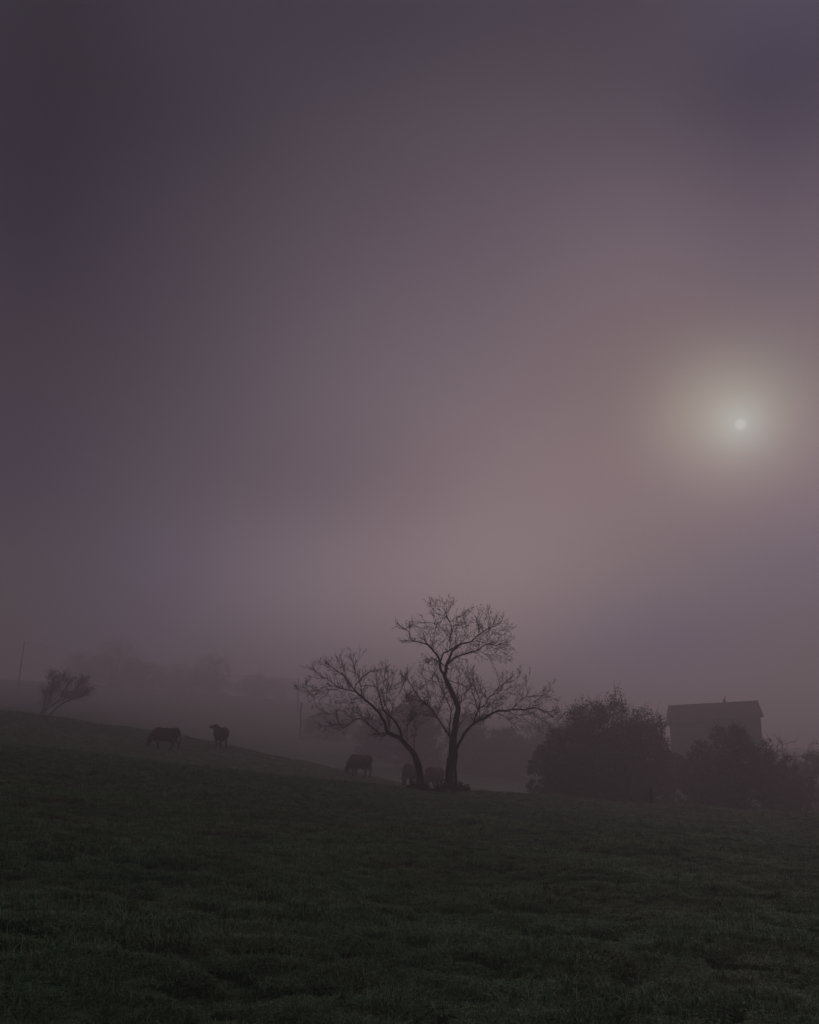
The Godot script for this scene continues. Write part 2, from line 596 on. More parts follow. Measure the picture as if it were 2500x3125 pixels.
func make_background() -> void:
	var dark := Color(0.036, 0.042, 0.022)
	var olive := Color(0.039, 0.040, 0.022)
	# the masses of foliage below the brow; [column, distance, width, height, depth, clumps, label]
	var n := 100
	for t in [
		[1840, 62.0, 8.0, 7.0, 6.0, 520, dark, "broad dome of dark foliage standing between the bare trees and the barn"],
		[1965, 63.0, 3.5, 6.2, 3.6, 220, dark, "dark leafy tree forming the right shoulder of the foliage dome"],
		[1690, 64.0, 3.4, 4.2, 3.6, 130, dark, "low dark bush at the left foot of the foliage dome"],
		[2042, 66.0, 2.6, 4.6, 2.6, 170, dark, "small tree filling the gap below the barn's left corner"],
		[2230, 61.0, 5.8, 6.0, 5.4, 300, dark, "wide dark leafy tree hiding the lower walls of the barn"],
		[2135, 63.0, 3.0, 4.6, 3.4, 130, dark, "dark bush leaning on the left of the barn-side tree"],
		[2380, 62.0, 4.2, 4.6, 4.0, 160, dark, "dark bush on the right of the barn-side tree"],
		[2490, 80.0, 5.5, 5.6, 5.0, 120, olive, "pale misty bush beyond the trees on the right"],
	]:
		n += 1
		var p := on_ground(t[0], t[1])
		crown_tree("broadleaf_tree", p, Vector3(t[2], t[3] * (1.0 if t[0] == 2042 else 1.16) - (1.7 if t[0] == 2042 else 0.0), t[4]), 1.7 if t[0] == 2042 else 0.0, t[5], 85, 0.085, t[6], t[7], "tree", "", n, 1)
	# thin wintry top at the right of the barn
	rng.seed = 140
	var b := on_ground(2375, 66.0)
	var bt := thing("bare_shrub", b, "scraggy half-bare shrub rising beside the barn's right gable", "shrub")
	var stems := Shape.new()
	var fine := Shape.new()
	for k in 9:
		var q := twig_curve(Vector3(rng.randf_range(-0.5, 0.5), -0.3, rng.randf_range(-0.5, 0.5)), Vector3(rng.randfn() * 0.3, 1.0, rng.randfn() * 0.25), rng.randf_range(4.6, 6.1), 6, 0.1, 0.03)
		stems.tube(q, taper(7, 0.05, 0.015), 5, Color.WHITE)
		for z in 12:
			var f := rng.randi_range(3, 5)
			bare_branch(fine, q[f].lerp(q[f + 1], rng.randf()), Vector3(rng.randfn(), rng.randf_range(-0.2, 0.8), rng.randfn()), rng.randf_range(0.5, 1.0), 0.016, 2, 0.9)
	put("stem", stems, mats.bark, bt).set_meta("kind", "stuff")
	put("crown", fine, mats.twig, bt).set_meta("kind", "stuff")
	# trees and hedges fading up the far slope
	for t in [
		[1275, 105.0, 5.2, 8.6, 5.0, 330, olive, "hazy tree with thinning leaves behind the bare trees", 0.15],
		[1170, 120.0, 6.5, 5.2, 5.0, 264, olive, "faint hazy bush on the slope behind the leaning tree", 0.1],
		[1430, 112.0, 5.0, 6.4, 4.5, 264, olive, "hazy bush seen through the crown of the twin-stemmed tree", 0.1],
		[1540, 110.0, 7.0, 5.2, 5.0, 308, olive, "hazy hedge tree under the right-hand bough of the twin-stemmed tree", 0.0],
		[1680, 125.0, 9.0, 6.4, 5.0, 308, olive, "hazy hedge tree behind the foliage dome", 0.0],
		[1010, 150.0, 9.0, 4.2, 5.0, 220, olive, "dim hedge bush on the far slope beyond the grazing brown cow", 0.0],
		[640, 292.1, 12.0, 12.0, 10.3, 242, olive, "faint rounded tree in the fog above the young cow", 0.0],
		[540, 300.9, 20.5, 8.5, 10.3, 264, olive, "faint spreading hedge in the fog above the grazing slope", 0.0],
		[780, 309.8, 17.1, 7.7, 10.3, 220, olive, "faint low thicket in the fog left of the utility poles", 0.0],
		[340, 265.5, 15.3, 13.0, 12.0, 286, olive, "faint broad tree in the fog right of the windswept tree", 0.0],
		[420, 283.2, 13.7, 8.8, 10.3, 220, olive, "faint bush joined to the broad tree in the fog", 0.0],
		[240, 274.3, 12.0, 9.6, 10.3, 198, olive, "faint thicket in the fog close behind the windswept tree", 0.0],
		[860, 336.3, 15.3, 6.8, 10.3, 198, olive, "faint scrub in the fog at the utility poles", 0.0],
	]:
		n += 1
		var p := on_ground(t[0], t[1])
		crown_tree("distant_tree", p, Vector3(t[2], t[3] * 1.34, t[4]), 0.0, t[5], 45, 0.15, t[6], t[7], "tree", "trees fading into the fog", n, 1, t[8])

func make_barn() -> void:
	# an old barn beyond the trees; ridge and eaves from the photograph, depth from its usual size
	var r0 := at_px(2045, 2155, 112)
	var r1 := at_px(2313, 2140, 107)
	var e0 := at_px(2061, 2209, 107.5)
	var e1 := at_px(2331, 2185, 102.5)
	var b0 := Vector3(2 * r0.x - e0.x, e0.y, 2 * r0.z - e0.z)
	var b1 := Vector3(2 * r1.x - e1.x, e1.y, 2 * r1.z - e1.z)
	var mid := (e0 + e1 + b0 + b1) / 4.0
	var base := Vector3(mid.x, ground_y(mid.x, -mid.z) - 0.3, mid.z)
	var o := thing("barn", base, "grey gabled barn looming out of the fog behind the dark trees", "barn")
	var walls := Shape.new()
	var foot := []
	var eave := []
	for p in [e0, e1, b1, b0]:
		var q: Vector3 = mid + (p - mid) * 0.94
		eave.append(Vector3(q.x, p.y + 0.25, q.z) - base)
		foot.append(Vector3(q.x, minf(ground_y(q.x, -q.z), base.y) - 0.4, q.z) - base)
	for k in 4:
		var j := (k + 1) % 4
		walls.quad(foot[k], foot[j], eave[j], eave[k])
	var top0: Vector3 = mid + (r0 - mid) * 0.93 - base
	var top1: Vector3 = mid + (r1 - mid) * 0.93 - base
	top0.y = r0.y - 0.2 - base.y
	top1.y = r1.y - 0.2 - base.y
	walls.tri(eave[1], eave[2], top1)
	walls.tri(eave[3], eave[0], top0)
	put("wall", walls, mats.barn_wall, o)
	for side in [[r0, r1, e1, e0], [r0, r1, b1, b0]]:
		var roof := Shape.new()
		var q := []
		for p in side:
			q.append(p - base)
		var nn: Vector3 = (q[1] - q[0]).cross(q[3] - q[0]).normalized()
		nn = nn if nn.y > 0 else -nn
		var up := nn * 0.1
		roof.quad(q[0] + up, q[1] + up, q[2] + up, q[3] + up)
		roof.quad(q[0] - up, q[1] - up, q[2] - up, q[3] - up)
		for k in 4:
			var j := (k + 1) % 4
			roof.quad(q[k] - up, q[j] - up, q[j] + up, q[k] + up)
		put("roof_slope", roof, mats.barn_roof, o)
	# the notched barge board at the far gable, and a stub of flue on the ridge
	var board := Shape.new()
	var w := (r1 - r0).normalized()
	board.box(r0.lerp(e0, 0.5) - base - w * 0.12, w * 0.05, (e0 - r0) * 0.5, Vector3.UP * 0.2)
	board.box(r0.lerp(b0, 0.5) - base - w * 0.12, w * 0.05, (b0 - r0) * 0.5, Vector3.UP * 0.2)
	put("barge_board", board, mats.old_wood, o)
	var flue := Shape.new()
	var fp := r0.lerp(r1, 0.63) - base
	flue.tube(PackedVector3Array([fp - Vector3(0, 0.2, 0), fp + Vector3(0, 0.35, 0)]), PackedFloat32Array([0.14, 0.14]), 8, Color.WHITE)
	flue.tube(PackedVector3Array([fp + Vector3(0, 0.35, 0), fp + Vector3(0.1, 0.55, 0), fp + Vector3(0.15, 0.72, 0)]), PackedFloat32Array([0.05, 0.05, 0.03]), 6, Color.WHITE)
	put("flue", flue, mats.old_wood, o)

func make_poles() -> void:
	var specs := [
		[75, 1958, 50, 210.0, 0.12, "tall utility pole on the ridge behind the windswept tree"],
		[911, 2072, 910, 205.0, 0.13, "utility pole topping the far slope left of the bare trees"],
		[919, 2146, 919, 135.0, 0.1, "shorter pole standing by the lower end of the grazing slope"],
	]
	var tops := []
	for s in specs:
		var top := at_px(s[0], s[1], s[3])
		var foot := at_px(s[2], 2150, s[3])
		foot.y = ground_y(foot.x, s[3])
		foot.z = -s[3]
		var o := thing("utility_pole", foot, s[5], "pole", "utility poles in the fog")
		var sh := Shape.new()
		var v: Vector3 = top - foot
		sh.tube(PackedVector3Array([Vector3(0, -0.5, 0), v * 0.5, v]), PackedFloat32Array([s[4] * 1.25, s[4] * 1.1, s[4] * 0.85]), 8, Color.WHITE)
		put("post", sh, mats.old_wood, o)
		var ins := Shape.new()
		ins.tube(PackedVector3Array([v - Vector3(0, 0.28, 0), v - Vector3(-0.22, 0.2, 0), v - Vector3(-0.24, 0.05, 0)]), PackedFloat32Array([0.02, 0.02, 0.05]), 6, Color.WHITE)
		put("insulator", ins, mats.wire, o)
		tops.append(top + Vector3(0.24, -0.06, 0))
	var a: Vector3 = tops[0]
	var b: Vector3 = tops[1]
	var pts := PackedVector3Array()
	for k in 41:
		var t := k / 40.0
		pts.append(a.lerp(b, t) - Vector3(0, 4 * t * (1 - t) * 1.4, 0))
	var wire := Shape.new()
	wire.tube(pts, taper(41, 0.022, 0.022), 4, Color.WHITE)
	var o2 := put("overhead_wire", wire, mats.wire)
	tag(o2, "single sagging wire strung from the tall ridge pole", "wire")

# ------------------------------------------------------------------ the two bare trees
# limbs read off the photograph: [kind, radius at start, radius at end, x, y, x, y, ...] in the pixels of an enlarged view [left, top, enlargement]
const VIEW_A := [900.0, 2040.0, 4.3125]
const TREE_A := [
	["trunk", 52, 24, 1665, 1640, 1658, 1500, 1640, 1350, 1600, 1210, 1560, 1110, 1470, 1010, 1390, 920, 1300, 885, 1220, 845],
	["limb", 23, 11, 1222, 848, 1195, 770, 1165, 690, 1110, 600, 1050, 520, 1000, 470, 920, 410, 860, 350, 800, 305],
	["limb", 20, 3, 1412, 930, 1395, 860, 1380, 810, 1350, 740, 1310, 680, 1250, 630, 1200, 580, 1160, 540, 1145, 480, 1125, 400, 1110, 340, 1085, 270, 1060, 245, 990, 225, 930, 228],
	["limb", 9, 3, 1225, 850, 1180, 848, 1120, 855, 1070, 820, 1020, 770, 960, 725, 900, 680, 860, 662, 800, 680, 740, 710, 690, 750, 660, 780, 620, 805],
	["limb", 8, 3, 800, 305, 740, 290, 670, 275, 600, 255, 545, 225, 490, 185, 420, 130, 350, 100, 270, 40, 215, 5],
	["limb", 7, 3, 800, 305, 740, 220, 690, 150, 640, 90, 560, 40, 500, 0, 430, -50],
	["limb", 7, 3, 797, 300, 800, 220, 850, 160, 900, 100, 950, 60, 1050, 30, 1150, 10, 1185, -5],
	["limb", 7, 3, 920, 410, 905, 350, 880, 290, 860, 210, 840, 140, 800, 50, 780, 0, 770, -70, 740, -140],
	["branch", 4, 2, 545, 225, 460, 230, 380, 250, 320, 280, 250, 290, 190, 290, 110, 250],
	["branch", 4, 2, 600, 262, 540, 275, 480, 285, 400, 290, 350, 310, 310, 345, 230, 345, 170, 310, 140, 270],
	["branch", 3, 2, 500, 285, 420, 300, 330, 360, 260, 400],
	["branch", 5, 2, 850, 160, 820, 90, 790, 20, 800, -60, 830, -130],
	["branch", 5, 2, 715, 285, 690, 200, 665, 140, 640, 60, 650, -20, 620, -100],
	["branch", 4, 2, 640, 90, 600, 20, 590, -60, 560, -120],
	["branch", 3, 2, 560, 40, 480, 20, 400, -30, 330, -60],
	["branch", 3, 2, 420, 130, 330, 130, 250, 120, 180, 150],
	["branch", 4, 2, 680, 760, 620, 750, 570, 740, 520, 745, 460, 790],
	["branch", 3, 2, 500, 765, 420, 770, 370, 757],
	["branch", 3, 2, 660, 775, 600, 778, 540, 785],
	["branch", 4, 2, 770, 690, 740, 640, 700, 600, 640, 560, 580, 530, 480, 500],
	["branch", 4, 2, 630, 740, 590, 720, 560, 680, 520, 620, 470, 600, 420, 600, 320, 605],
	["branch", 3, 2, 430, 600, 380, 550, 350, 490],
	["branch", 4, 2, 960, 725, 920, 660, 870, 620, 800, 580, 740, 555, 680, 540],
	["branch", 4, 2, 1165, 745, 1100, 710, 1040, 680, 960, 655, 900, 640, 840, 600, 770, 560],
	["branch", 5, 2, 1000, 470, 940, 440, 870, 430, 800, 440, 730, 470, 660, 460, 560, 465],
	["branch", 4, 2, 940, 420, 860, 400, 780, 410, 720, 390, 640, 350],
	["limb", 8, 4, 1210, 860, 1160, 890, 1120, 885],
	["branch", 6, 2, 1160, 540, 1190, 460, 1210, 380, 1210, 300, 1225, 200, 1230, 100, 1220, 40],
	["branch", 5, 2, 1110, 360, 1160, 330, 1230, 290, 1300, 250, 1380, 190, 1450, 130, 1470, 50],
	["branch", 7, 3, 1145, 640, 1120, 560, 1090, 500, 1050, 450, 1090, 380, 1110, 345],
	["branch", 5, 2, 1250, 635, 1280, 570, 1285, 500, 1290, 430, 1330, 380, 1390, 310, 1420, 220, 1460, 130],
	["branch", 5, 2, 1222, 850, 1240, 700, 1270, 640, 1290, 590, 1390, 480, 1450, 400],
	["branch", 5, 2, 1222, 850, 1225, 720, 1220, 640, 1225, 560, 1205, 500, 1180, 430],
	["branch", 4, 2, 1085, 270, 1120, 200, 1150, 130, 1140, 60],
	["branch", 4, 2, 1060, 245, 1080, 170, 1060, 90],
	["branch", 4, 2, 1210, 300, 1180, 230, 1170, 150, 1190, 60],
	["branch", 4, 2, 1230, 290, 1280, 200, 1300, 120, 1320, 60],
	["branch", 5, 2, 1473, 1000, 1475, 870, 1485, 760, 1510, 680, 1540, 600, 1590, 560, 1650, 500, 1720, 420],
	["branch", 4, 2, 1485, 770, 1480, 650, 1540, 560, 1520, 450, 1480, 350, 1440, 250],
	["branch", 4, 2, 1495, 720, 1550, 630, 1600, 590, 1660, 600, 1740, 620],
	["branch", 4, 2, 1580, 1110, 1578, 960, 1590, 860, 1605, 800, 1640, 700, 1690, 650],
	["branch", 3, 2, 1603, 805, 1570, 730, 1545, 670],
]
const VIEW_B := [1250.0, 2080.0, 3.8333]
const TREE_B := [
	["trunk", 54, 22, 468, 1250, 465, 1120, 475, 1000, 495, 870, 510, 680, 525, 560, 545, 440, 570, 320, 550, 250, 510, 160, 465, 70, 430, 0],
	["limb", 20, 13, 542, 1250, 535, 1060, 540, 960, 545, 860, 548, 800, 570, 750, 600, 680, 640, 610, 700, 540, 750, 490, 810, 455, 880, 430, 940, 390, 1000, 355, 1060, 345, 1130, 345],
	["limb", 12, 3, 1130, 345, 1190, 325, 1280, 325, 1350, 330, 1410, 310, 1480, 310, 1540, 330, 1600, 350, 1680, 340],
	["limb", 10, 4, 745, 495, 770, 410, 800, 350, 820, 310, 860, 290, 900, 250, 920, 210, 960, 160, 1010, 110, 1060, 60, 1100, 20, 1160, -15],
	["limb", 12, 4, 485, 665, 450, 610, 410, 550, 370, 490, 340, 440, 310, 400, 280, 350, 230, 300, 160, 230, 110, 180, 60, 110, 10, 30, -20, -40],
	["limb", 9, 3, 478, 640, 465, 540, 470, 470, 480, 400, 485, 330, 460, 260, 420, 190, 370, 80, 340, 0],
	["branch", 6, 3, 1190, 325, 1240, 270, 1300, 220, 1350, 190, 1430, 170, 1500, 170, 1600, 150, 1640, 90],
	["branch", 4, 2, 1360, 185, 1390, 140, 1370, 50, 1355, 0],
	["branch", 5, 2, 1370, 325, 1400, 290, 1440, 240, 1530, 200, 1620, 180, 1700, 200],
	["branch", 5, 2, 1110, 345, 1180, 350, 1220, 390, 1260, 420, 1340, 440, 1420, 490, 1490, 550],
	["branch", 4, 2, 1225, 390, 1300, 390, 1400, 390, 1500, 430, 1600, 480, 1690, 560],
	["branch", 5, 2, 1360, 330, 1430, 370, 1500, 400, 1580, 440, 1650, 420, 1720, 350],
	["branch", 5, 2, 1010, 360, 1080, 400, 1140, 440, 1200, 480, 1280, 505],
	["branch", 5, 3, 840, 300, 920, 285, 960, 265, 972, 258],
	["branch", 8, 5, 820, 450, 825, 380, 820, 310],
	["branch", 9, 6, 750, 490, 800, 440, 870, 400, 940, 375, 1000, 350],
	["branch", 5, 2, 820, 310, 815, 200, 790, 120, 770, 60, 755, 0, 740, -60],
	["branch", 5, 2, 800, 350, 780, 250, 740, 150, 720, 60, 715, -10, 700, -80],
	["branch", 4, 2, 925, 210, 980, 205, 1060, 240, 1067, 205],
	["branch", 4, 2, 1005, 350, 1015, 280, 1020, 230],
	["branch", 3, 2, 1008, 320, 985, 300, 955, 275],
	["branch", 4, 2, 960, 150, 1040, 140, 1150, 130, 1270, 155],
	["branch", 4, 2, 920, 210, 850, 140, 830, 60, 800, -20],
	["branch", 4, 2, 1010, 110, 1100, 100, 1200, 70, 1290, 60],
	["branch", 4, 2, 1060, 60, 1050, -10, 1090, -60],
	["branch", 4, 2, 1100, 20, 1180, 10, 1250, -30, 1290, -70],
	["branch", 5, 2, 335, 435, 260, 410, 200, 395, 120, 385, 70, 390, 40, 430],
	["branch", 5, 2, 320, 410, 345, 350, 345, 270, 310, 200, 300, 100, 270, 0],
	["branch", 4, 2, 345, 290, 380, 200, 400, 110, 380, 40],
	["branch", 4, 2, 230, 300, 250, 200, 220, 110, 190, 20],
	["branch", 4, 2, 160, 230, 110, 220, 60, 170, 0, 170],
	["branch", 4, 2, 484, 340, 500, 250, 470, 150, 480, 60],
	["branch", 4, 2, 555, 580, 600, 500, 640, 430, 680, 280],
	["branch", 6, 2, 585, 290, 590, 220, 570, 160, 560, 90, 590, 10],
	["branch", 5, 2, 592, 270, 620, 160, 690, 90, 720, 40],
	["branch", 4, 2, 600, 230, 650, 190, 660, 120],
]
const VIEW_C := [1250.0, 1800.0, 4.9286]
const TREE_C := [
	["trunk", 30, 31, 555, 1385, 545, 1350, 525, 1300],
	["trunk", 38, 34, 700, 1680, 640, 1540, 600, 1460, 555, 1385],
	["limb", 23, 15, 530, 1310, 480, 1220, 455, 1130, 450, 1060, 410, 980, 350, 900, 290, 840],
	["limb", 25, 13, 530, 1310, 550, 1200, 560, 1120, 590, 1040, 620, 970, 660, 910, 720, 860, 770, 820, 850, 800],
	["limb", 12, 4, 290, 840, 240, 815, 200, 805, 130, 780, 70, 765, 40, 765, 10, 720, -5, 640, -40, 610, -80, 590, -130, 558],
	["limb", 12, 5, 290, 840, 240, 780, 200, 740],
	["limb", 12, 3, 850, 800, 920, 780, 980, 730, 1040, 670, 1100, 630, 1170, 590, 1250, 560, 1310, 520, 1380, 470, 1400, 440],
	["limb", 15, 4, 570, 1130, 620, 1070, 680, 1020, 760, 985, 850, 955, 940, 930, 1030, 905, 1090, 860, 1150, 825, 1220, 820, 1300, 830, 1390, 800, 1420, 790],
	["limb", 12, 8, 468, 1060, 490, 1010, 520, 950, 580, 920, 640, 890, 700, 850, 740, 830],
	["limb", 9, 5, 445, 1070, 500, 1120, 540, 1160],
	["limb", 8, 3, 612, 905, 610, 840, 610, 750, 612, 690, 640, 630, 630, 560, 600, 490, 570, 440, 550, 400, 480, 380, 400, 340, 360, 300],
	["limb", 9, 3, 435, 1075, 370, 1040, 340, 1030, 290, 1080, 220, 1110, 210, 1170],
	["branch", 4, 3, 50, 765, 0, 790, -40, 800],
	["branch", 4, 2, -60, 600, -40, 560, -20, 540],
	["branch", 6, 2, 348, 900, 345, 860, 360, 760, 375, 660, 395, 570, 400, 480, 370, 380, 360, 300, 340, 240],
	["branch", 4, 2, 395, 560, 460, 510, 500, 420, 560, 340, 600, 280],
	["branch", 4, 3, 395, 570, 440, 570, 490, 570, 540, 590, 590, 650, 612, 695],
	["branch", 4, 2, 420, 530, 330, 490, 200, 495, 60, 490],
	["branch", 4, 2, 390, 580, 300, 600, 200, 570, 120, 560],
	["branch", 4, 2, 375, 660, 290, 650, 220, 690, 150, 720],
	["branch", 5, 2, 560, 430, 545, 340, 500, 270, 400, 220],
	["branch", 4, 2, 545, 330, 590, 280, 630, 230, 645, 190],
	["branch", 4, 2, 620, 600, 690, 590, 740, 640, 760, 700],
	["branch", 5, 2, 600, 490, 680, 430, 760, 400, 830, 350, 890, 330],
	["branch", 4, 2, 630, 560, 720, 500, 800, 470, 870, 400],
	["branch", 4, 2, 640, 630, 720, 580, 790, 580, 880, 520],
	["branch", 7, 3, 1040, 670, 1045, 600, 1040, 530, 1025, 470, 1075, 410],
	["branch", 5, 2, 900, 785, 1000, 770, 1080, 790, 1160, 820, 1280, 830, 1360, 850, 1450, 890],
	["branch", 5, 2, 980, 730, 1080, 740, 1150, 790, 1170, 830],
	["branch", 5, 2, 770, 820, 810, 770, 850, 710, 930, 640, 1020, 590],
	["branch", 4, 2, 840, 800, 880, 850, 915, 890],
	["branch", 5, 2, 1150, 825, 1180, 740, 1185, 640, 1190, 540, 1180, 420, 1175, 330],
	["branch", 4, 2, 1182, 740, 1230, 690, 1300, 670, 1400, 670, 1500, 700],
	["branch", 4, 2, 1170, 590, 1300, 600, 1400, 610, 1500, 600],
	["branch", 6, 2, 1040, 905, 1100, 940, 1160, 960, 1260, 980, 1350, 990, 1450, 1045],
	["branch", 5, 2, 1180, 825, 1270, 880, 1360, 910, 1420, 965],
	["branch", 4, 2, 940, 930, 1010, 960, 1100, 1020],
	["branch", 4, 2, 1130, 955, 1190, 985, 1250, 1035],
	["branch", 4, 2, 850, 710, 830, 600, 840, 520, 820, 440],
	["branch", 4, 2, 1100, 630, 1110, 530, 1140, 450],
	["branch", 4, 2, 1250, 560, 1270, 480, 1290, 430],
	["branch", 4, 2, 700, 850, 690, 790, 720, 720, 700, 650, 690, 590],
	["branch", 4, 2, 580, 920, 520, 860, 480, 810, 440, 760, 400, 760],
	["branch", 4, 2, 610, 800, 560, 740, 510, 770, 470, 800],
	["branch", 6, 3, 525, 1390, 440, 1390, 350, 1380, 290, 1370, 240, 1340, 180, 1280],
	["branch", 7, 3, 590, 1370, 650, 1385, 720, 1405, 790, 1420, 840, 1460, 910, 1475, 960, 1500, 1000, 1520],
	["branch", 4, 2, 790, 1420, 820, 1370, 860, 1310, 840, 1200, 800, 1150, 770, 1100],
	["branch", 5, 2, 600, 1370, 620, 1300, 630, 1200, 625, 1100, 660, 1070, 700, 1010],
	["branch", 4, 2, 720, 1405, 740, 1330, 760, 1260, 720, 1190, 680, 1160],
	["branch", 4, 2, 350, 1380, 340, 1300, 380, 1240, 420, 1150, 380, 1080],
	["branch", 4, 2, 345, 1300, 300, 1210, 280, 1140],
	["branch", 4, 2, 440, 1390, 420, 1300, 430, 1200],
]

func trace_tree(root: Node3D, d: float, views: Array, sd: int, spacing: float) -> void:
	rng.seed = sd
	var known: Array = []           # [x, y, depth] of what is already placed, in photograph pixels
	var twigs := Shape.new()
	var branches := Shape.new()
	var per_px := d / F
	var grain := FastNoiseLite.new()
	grain.seed = sd; grain.frequency = 1.1; grain.fractal_octaves = 3
	var rest := []
	for pass_ in 3:
		for view in views:
			for row in view[1]:
				if row[0] != ["trunk", "limb", "branch"][pass_]:
					continue
				var pts2 := PackedVector2Array()
				for k in range(3, row.size(), 2):
					pts2.append(Vector2(view[0][0] + row[k] / view[0][2], view[0][1] + row[k + 1] / view[0][2]))
				var best := 1e9
				var z0 := 0.0
				for q in known:
					var dist := pts2[0].distance_squared_to(Vector2(q[0], q[1]))
					if dist < best:
						best = dist; z0 = q[2]
				if best > 1600.0:
					z0 = 0.0
				var run := rng.randf_range(-0.55, 0.55) if pass_ == 1 else (rng.randf_range(-0.9, 0.9) if pass_ == 2 else 0.0)
				# smooth the traced line and carry it into depth
				var fine := PackedVector3Array()
				var along := 0.0
				var n := pts2.size()
				for k in n - 1:
					var a := pts2[maxi(k - 1, 0)]
					var b := pts2[k]
					var c := pts2[k + 1]
					var e := pts2[mini(k + 2, n - 1)]
					var sub := 4 if pass_ < 2 else 3
					for s in sub + (1 if k == n - 2 else 0):
						var p := b.cubic_interpolate(c, a, e, float(s) / sub)
						if fine.size() > 0:
							along += Vector2(fine[-1].x, fine[-1].y).distance_to(p)
						fine.append(Vector3(p.x, p.y, z0 + run * along * per_px))
				var world := PackedVector3Array()
				for p in fine:
					var w := at_px(p.x, p.y, d + p.z)
					var crook := Vector3(grain.get_noise_3d(w.x * 2.0, w.y * 2.0, w.z * 2.0), grain.get_noise_3d(w.z * 2.0, w.x * 2.0, w.y * 2.0), 0) * (0.03 if pass_ > 0 else 0.02)
					world.append(w + crook - root.position)
					known.append([p.x, p.y, p.z])
				var r0: float = row[1] / view[0][2] * per_px
				var r1: float = row[2] / view[0][2] * per_px
				if pass_ == 2:
					r0 *= 0.75
					r1 *= 0.75
				var rad := PackedFloat32Array()
				for k in world.size():
					var t := float(k) / (world.size() - 1)
					rad.append(lerpf(r0, r1, pow(t, 0.8)))
				if pass_ == 0 and r0 > 0.13:      # flare of the roots
					rad[0] *= 1.5; rad[1] *= 1.3; rad[2] *= 1.12
				if pass_ == 2:
					branches.tube(world, rad, 5, Color.WHITE)
				else:
					var part := Shape.new()
					part.tube(world, rad, 12 if pass_ == 0 else 8, Color.WHITE, 0.28, grain)
					put(["trunk", "limb"][pass_], part, mats.bark, root)
				rest.append([world, rad, pass_])
	for item in rest:
		var line: PackedVector3Array = item[0]
		var rad: PackedFloat32Array = item[1]
		var need := rng.randf() * spacing
		for k in line.size() - 1:
			var seg := line[k].distance_to(line[k + 1])
			if rad[k] > 0.05:
				continue
			need -= seg
			while need < 0.0:
				need += spacing * rng.randf_range(0.5, 1.5) * (1.7 if rad[k] > 0.028 else 1.0)
				var t := (line[k + 1] - line[k]).normalized()
				var p := line[k].lerp(line[k + 1], rng.randf())
				sprig(twigs, p, t, rng.randf_range(0.14, 0.52), minf(rad[k] * 0.65, 0.008), 2)
		# every branch ends in a spray
		if item[2] > 0 and rad[-1] < 0.03:
			var t2 := (line[-1] - line[-2]).normalized()
			for q in 2:
				sprig(twigs, line[-1], t2, rng.randf_range(0.12, 0.36), minf(rad[-1] * 0.9, 0.009), 2, 0.35)
	put("branch", branches, mats.bark, root).set_meta("kind", "stuff")
	put("crown", twigs, mats.twig, root).set_meta("kind", "stuff")

func sprig(sh: Shape, p: Vector3, t: Vector3, length: float, r: float, level: int, angle := 0.0) -> void:
	var turn := t.cross(Vector3(rng.randfn(), rng.randfn(), rng.randfn())).normalized()
	var dir := t.rotated(turn, angle * rng.randf_range(-1, 1) if angle > 0.0 else rng.randf_range(0.4, 1.0))
	dir = (dir + Vector3.UP * rng.randf_range(-0.05, 0.28)).normalized()
	var steps := 4 if level == 2 else 3
	var pts := twig_curve(p, dir, length, steps, 0.10, 0.035)
	sh.tube(pts, taper(steps + 1, r, maxf(r * 0.6, 0.0045)), 3, Color.WHITE)
	if level == 0:
		return
	var n := int(length * (7.0 if level == 2 else 5.0) + rng.randf())
	for k in n:
		var at := rng.randf_range(0.15, 1.0) * steps
		var j := mini(int(at), steps - 1)
		var q := pts[j].lerp(pts[j + 1], at - j)
		sprig(sh, q, (pts[j + 1] - pts[j]).normalized(), length * rng.randf_range(0.25, 0.55), maxf(r * 0.72, 0.0046), level - 1)

func make_main_trees() -> void:
	var d := 38.0
	var a := at_px(1284, 2412, d)
	a.y = ground_y(a.x, d)
	var ta := thing("bare_tree", a, "leafless tree leaning over to the left on the brow of the pasture", "tree")
	trace_tree(ta, d, [[VIEW_A, TREE_A]], 55, 0.075)
	var b := at_px(1374, 2412, d)
	b.y = ground_y(b.x, d)
	var tb := thing("bare_tree", b, "tall leafless twin-stemmed tree upright on the brow of the pasture", "tree")
	trace_tree(tb, d, [[VIEW_B, TREE_B], [VIEW_C, TREE_C]], 56, 0.075)

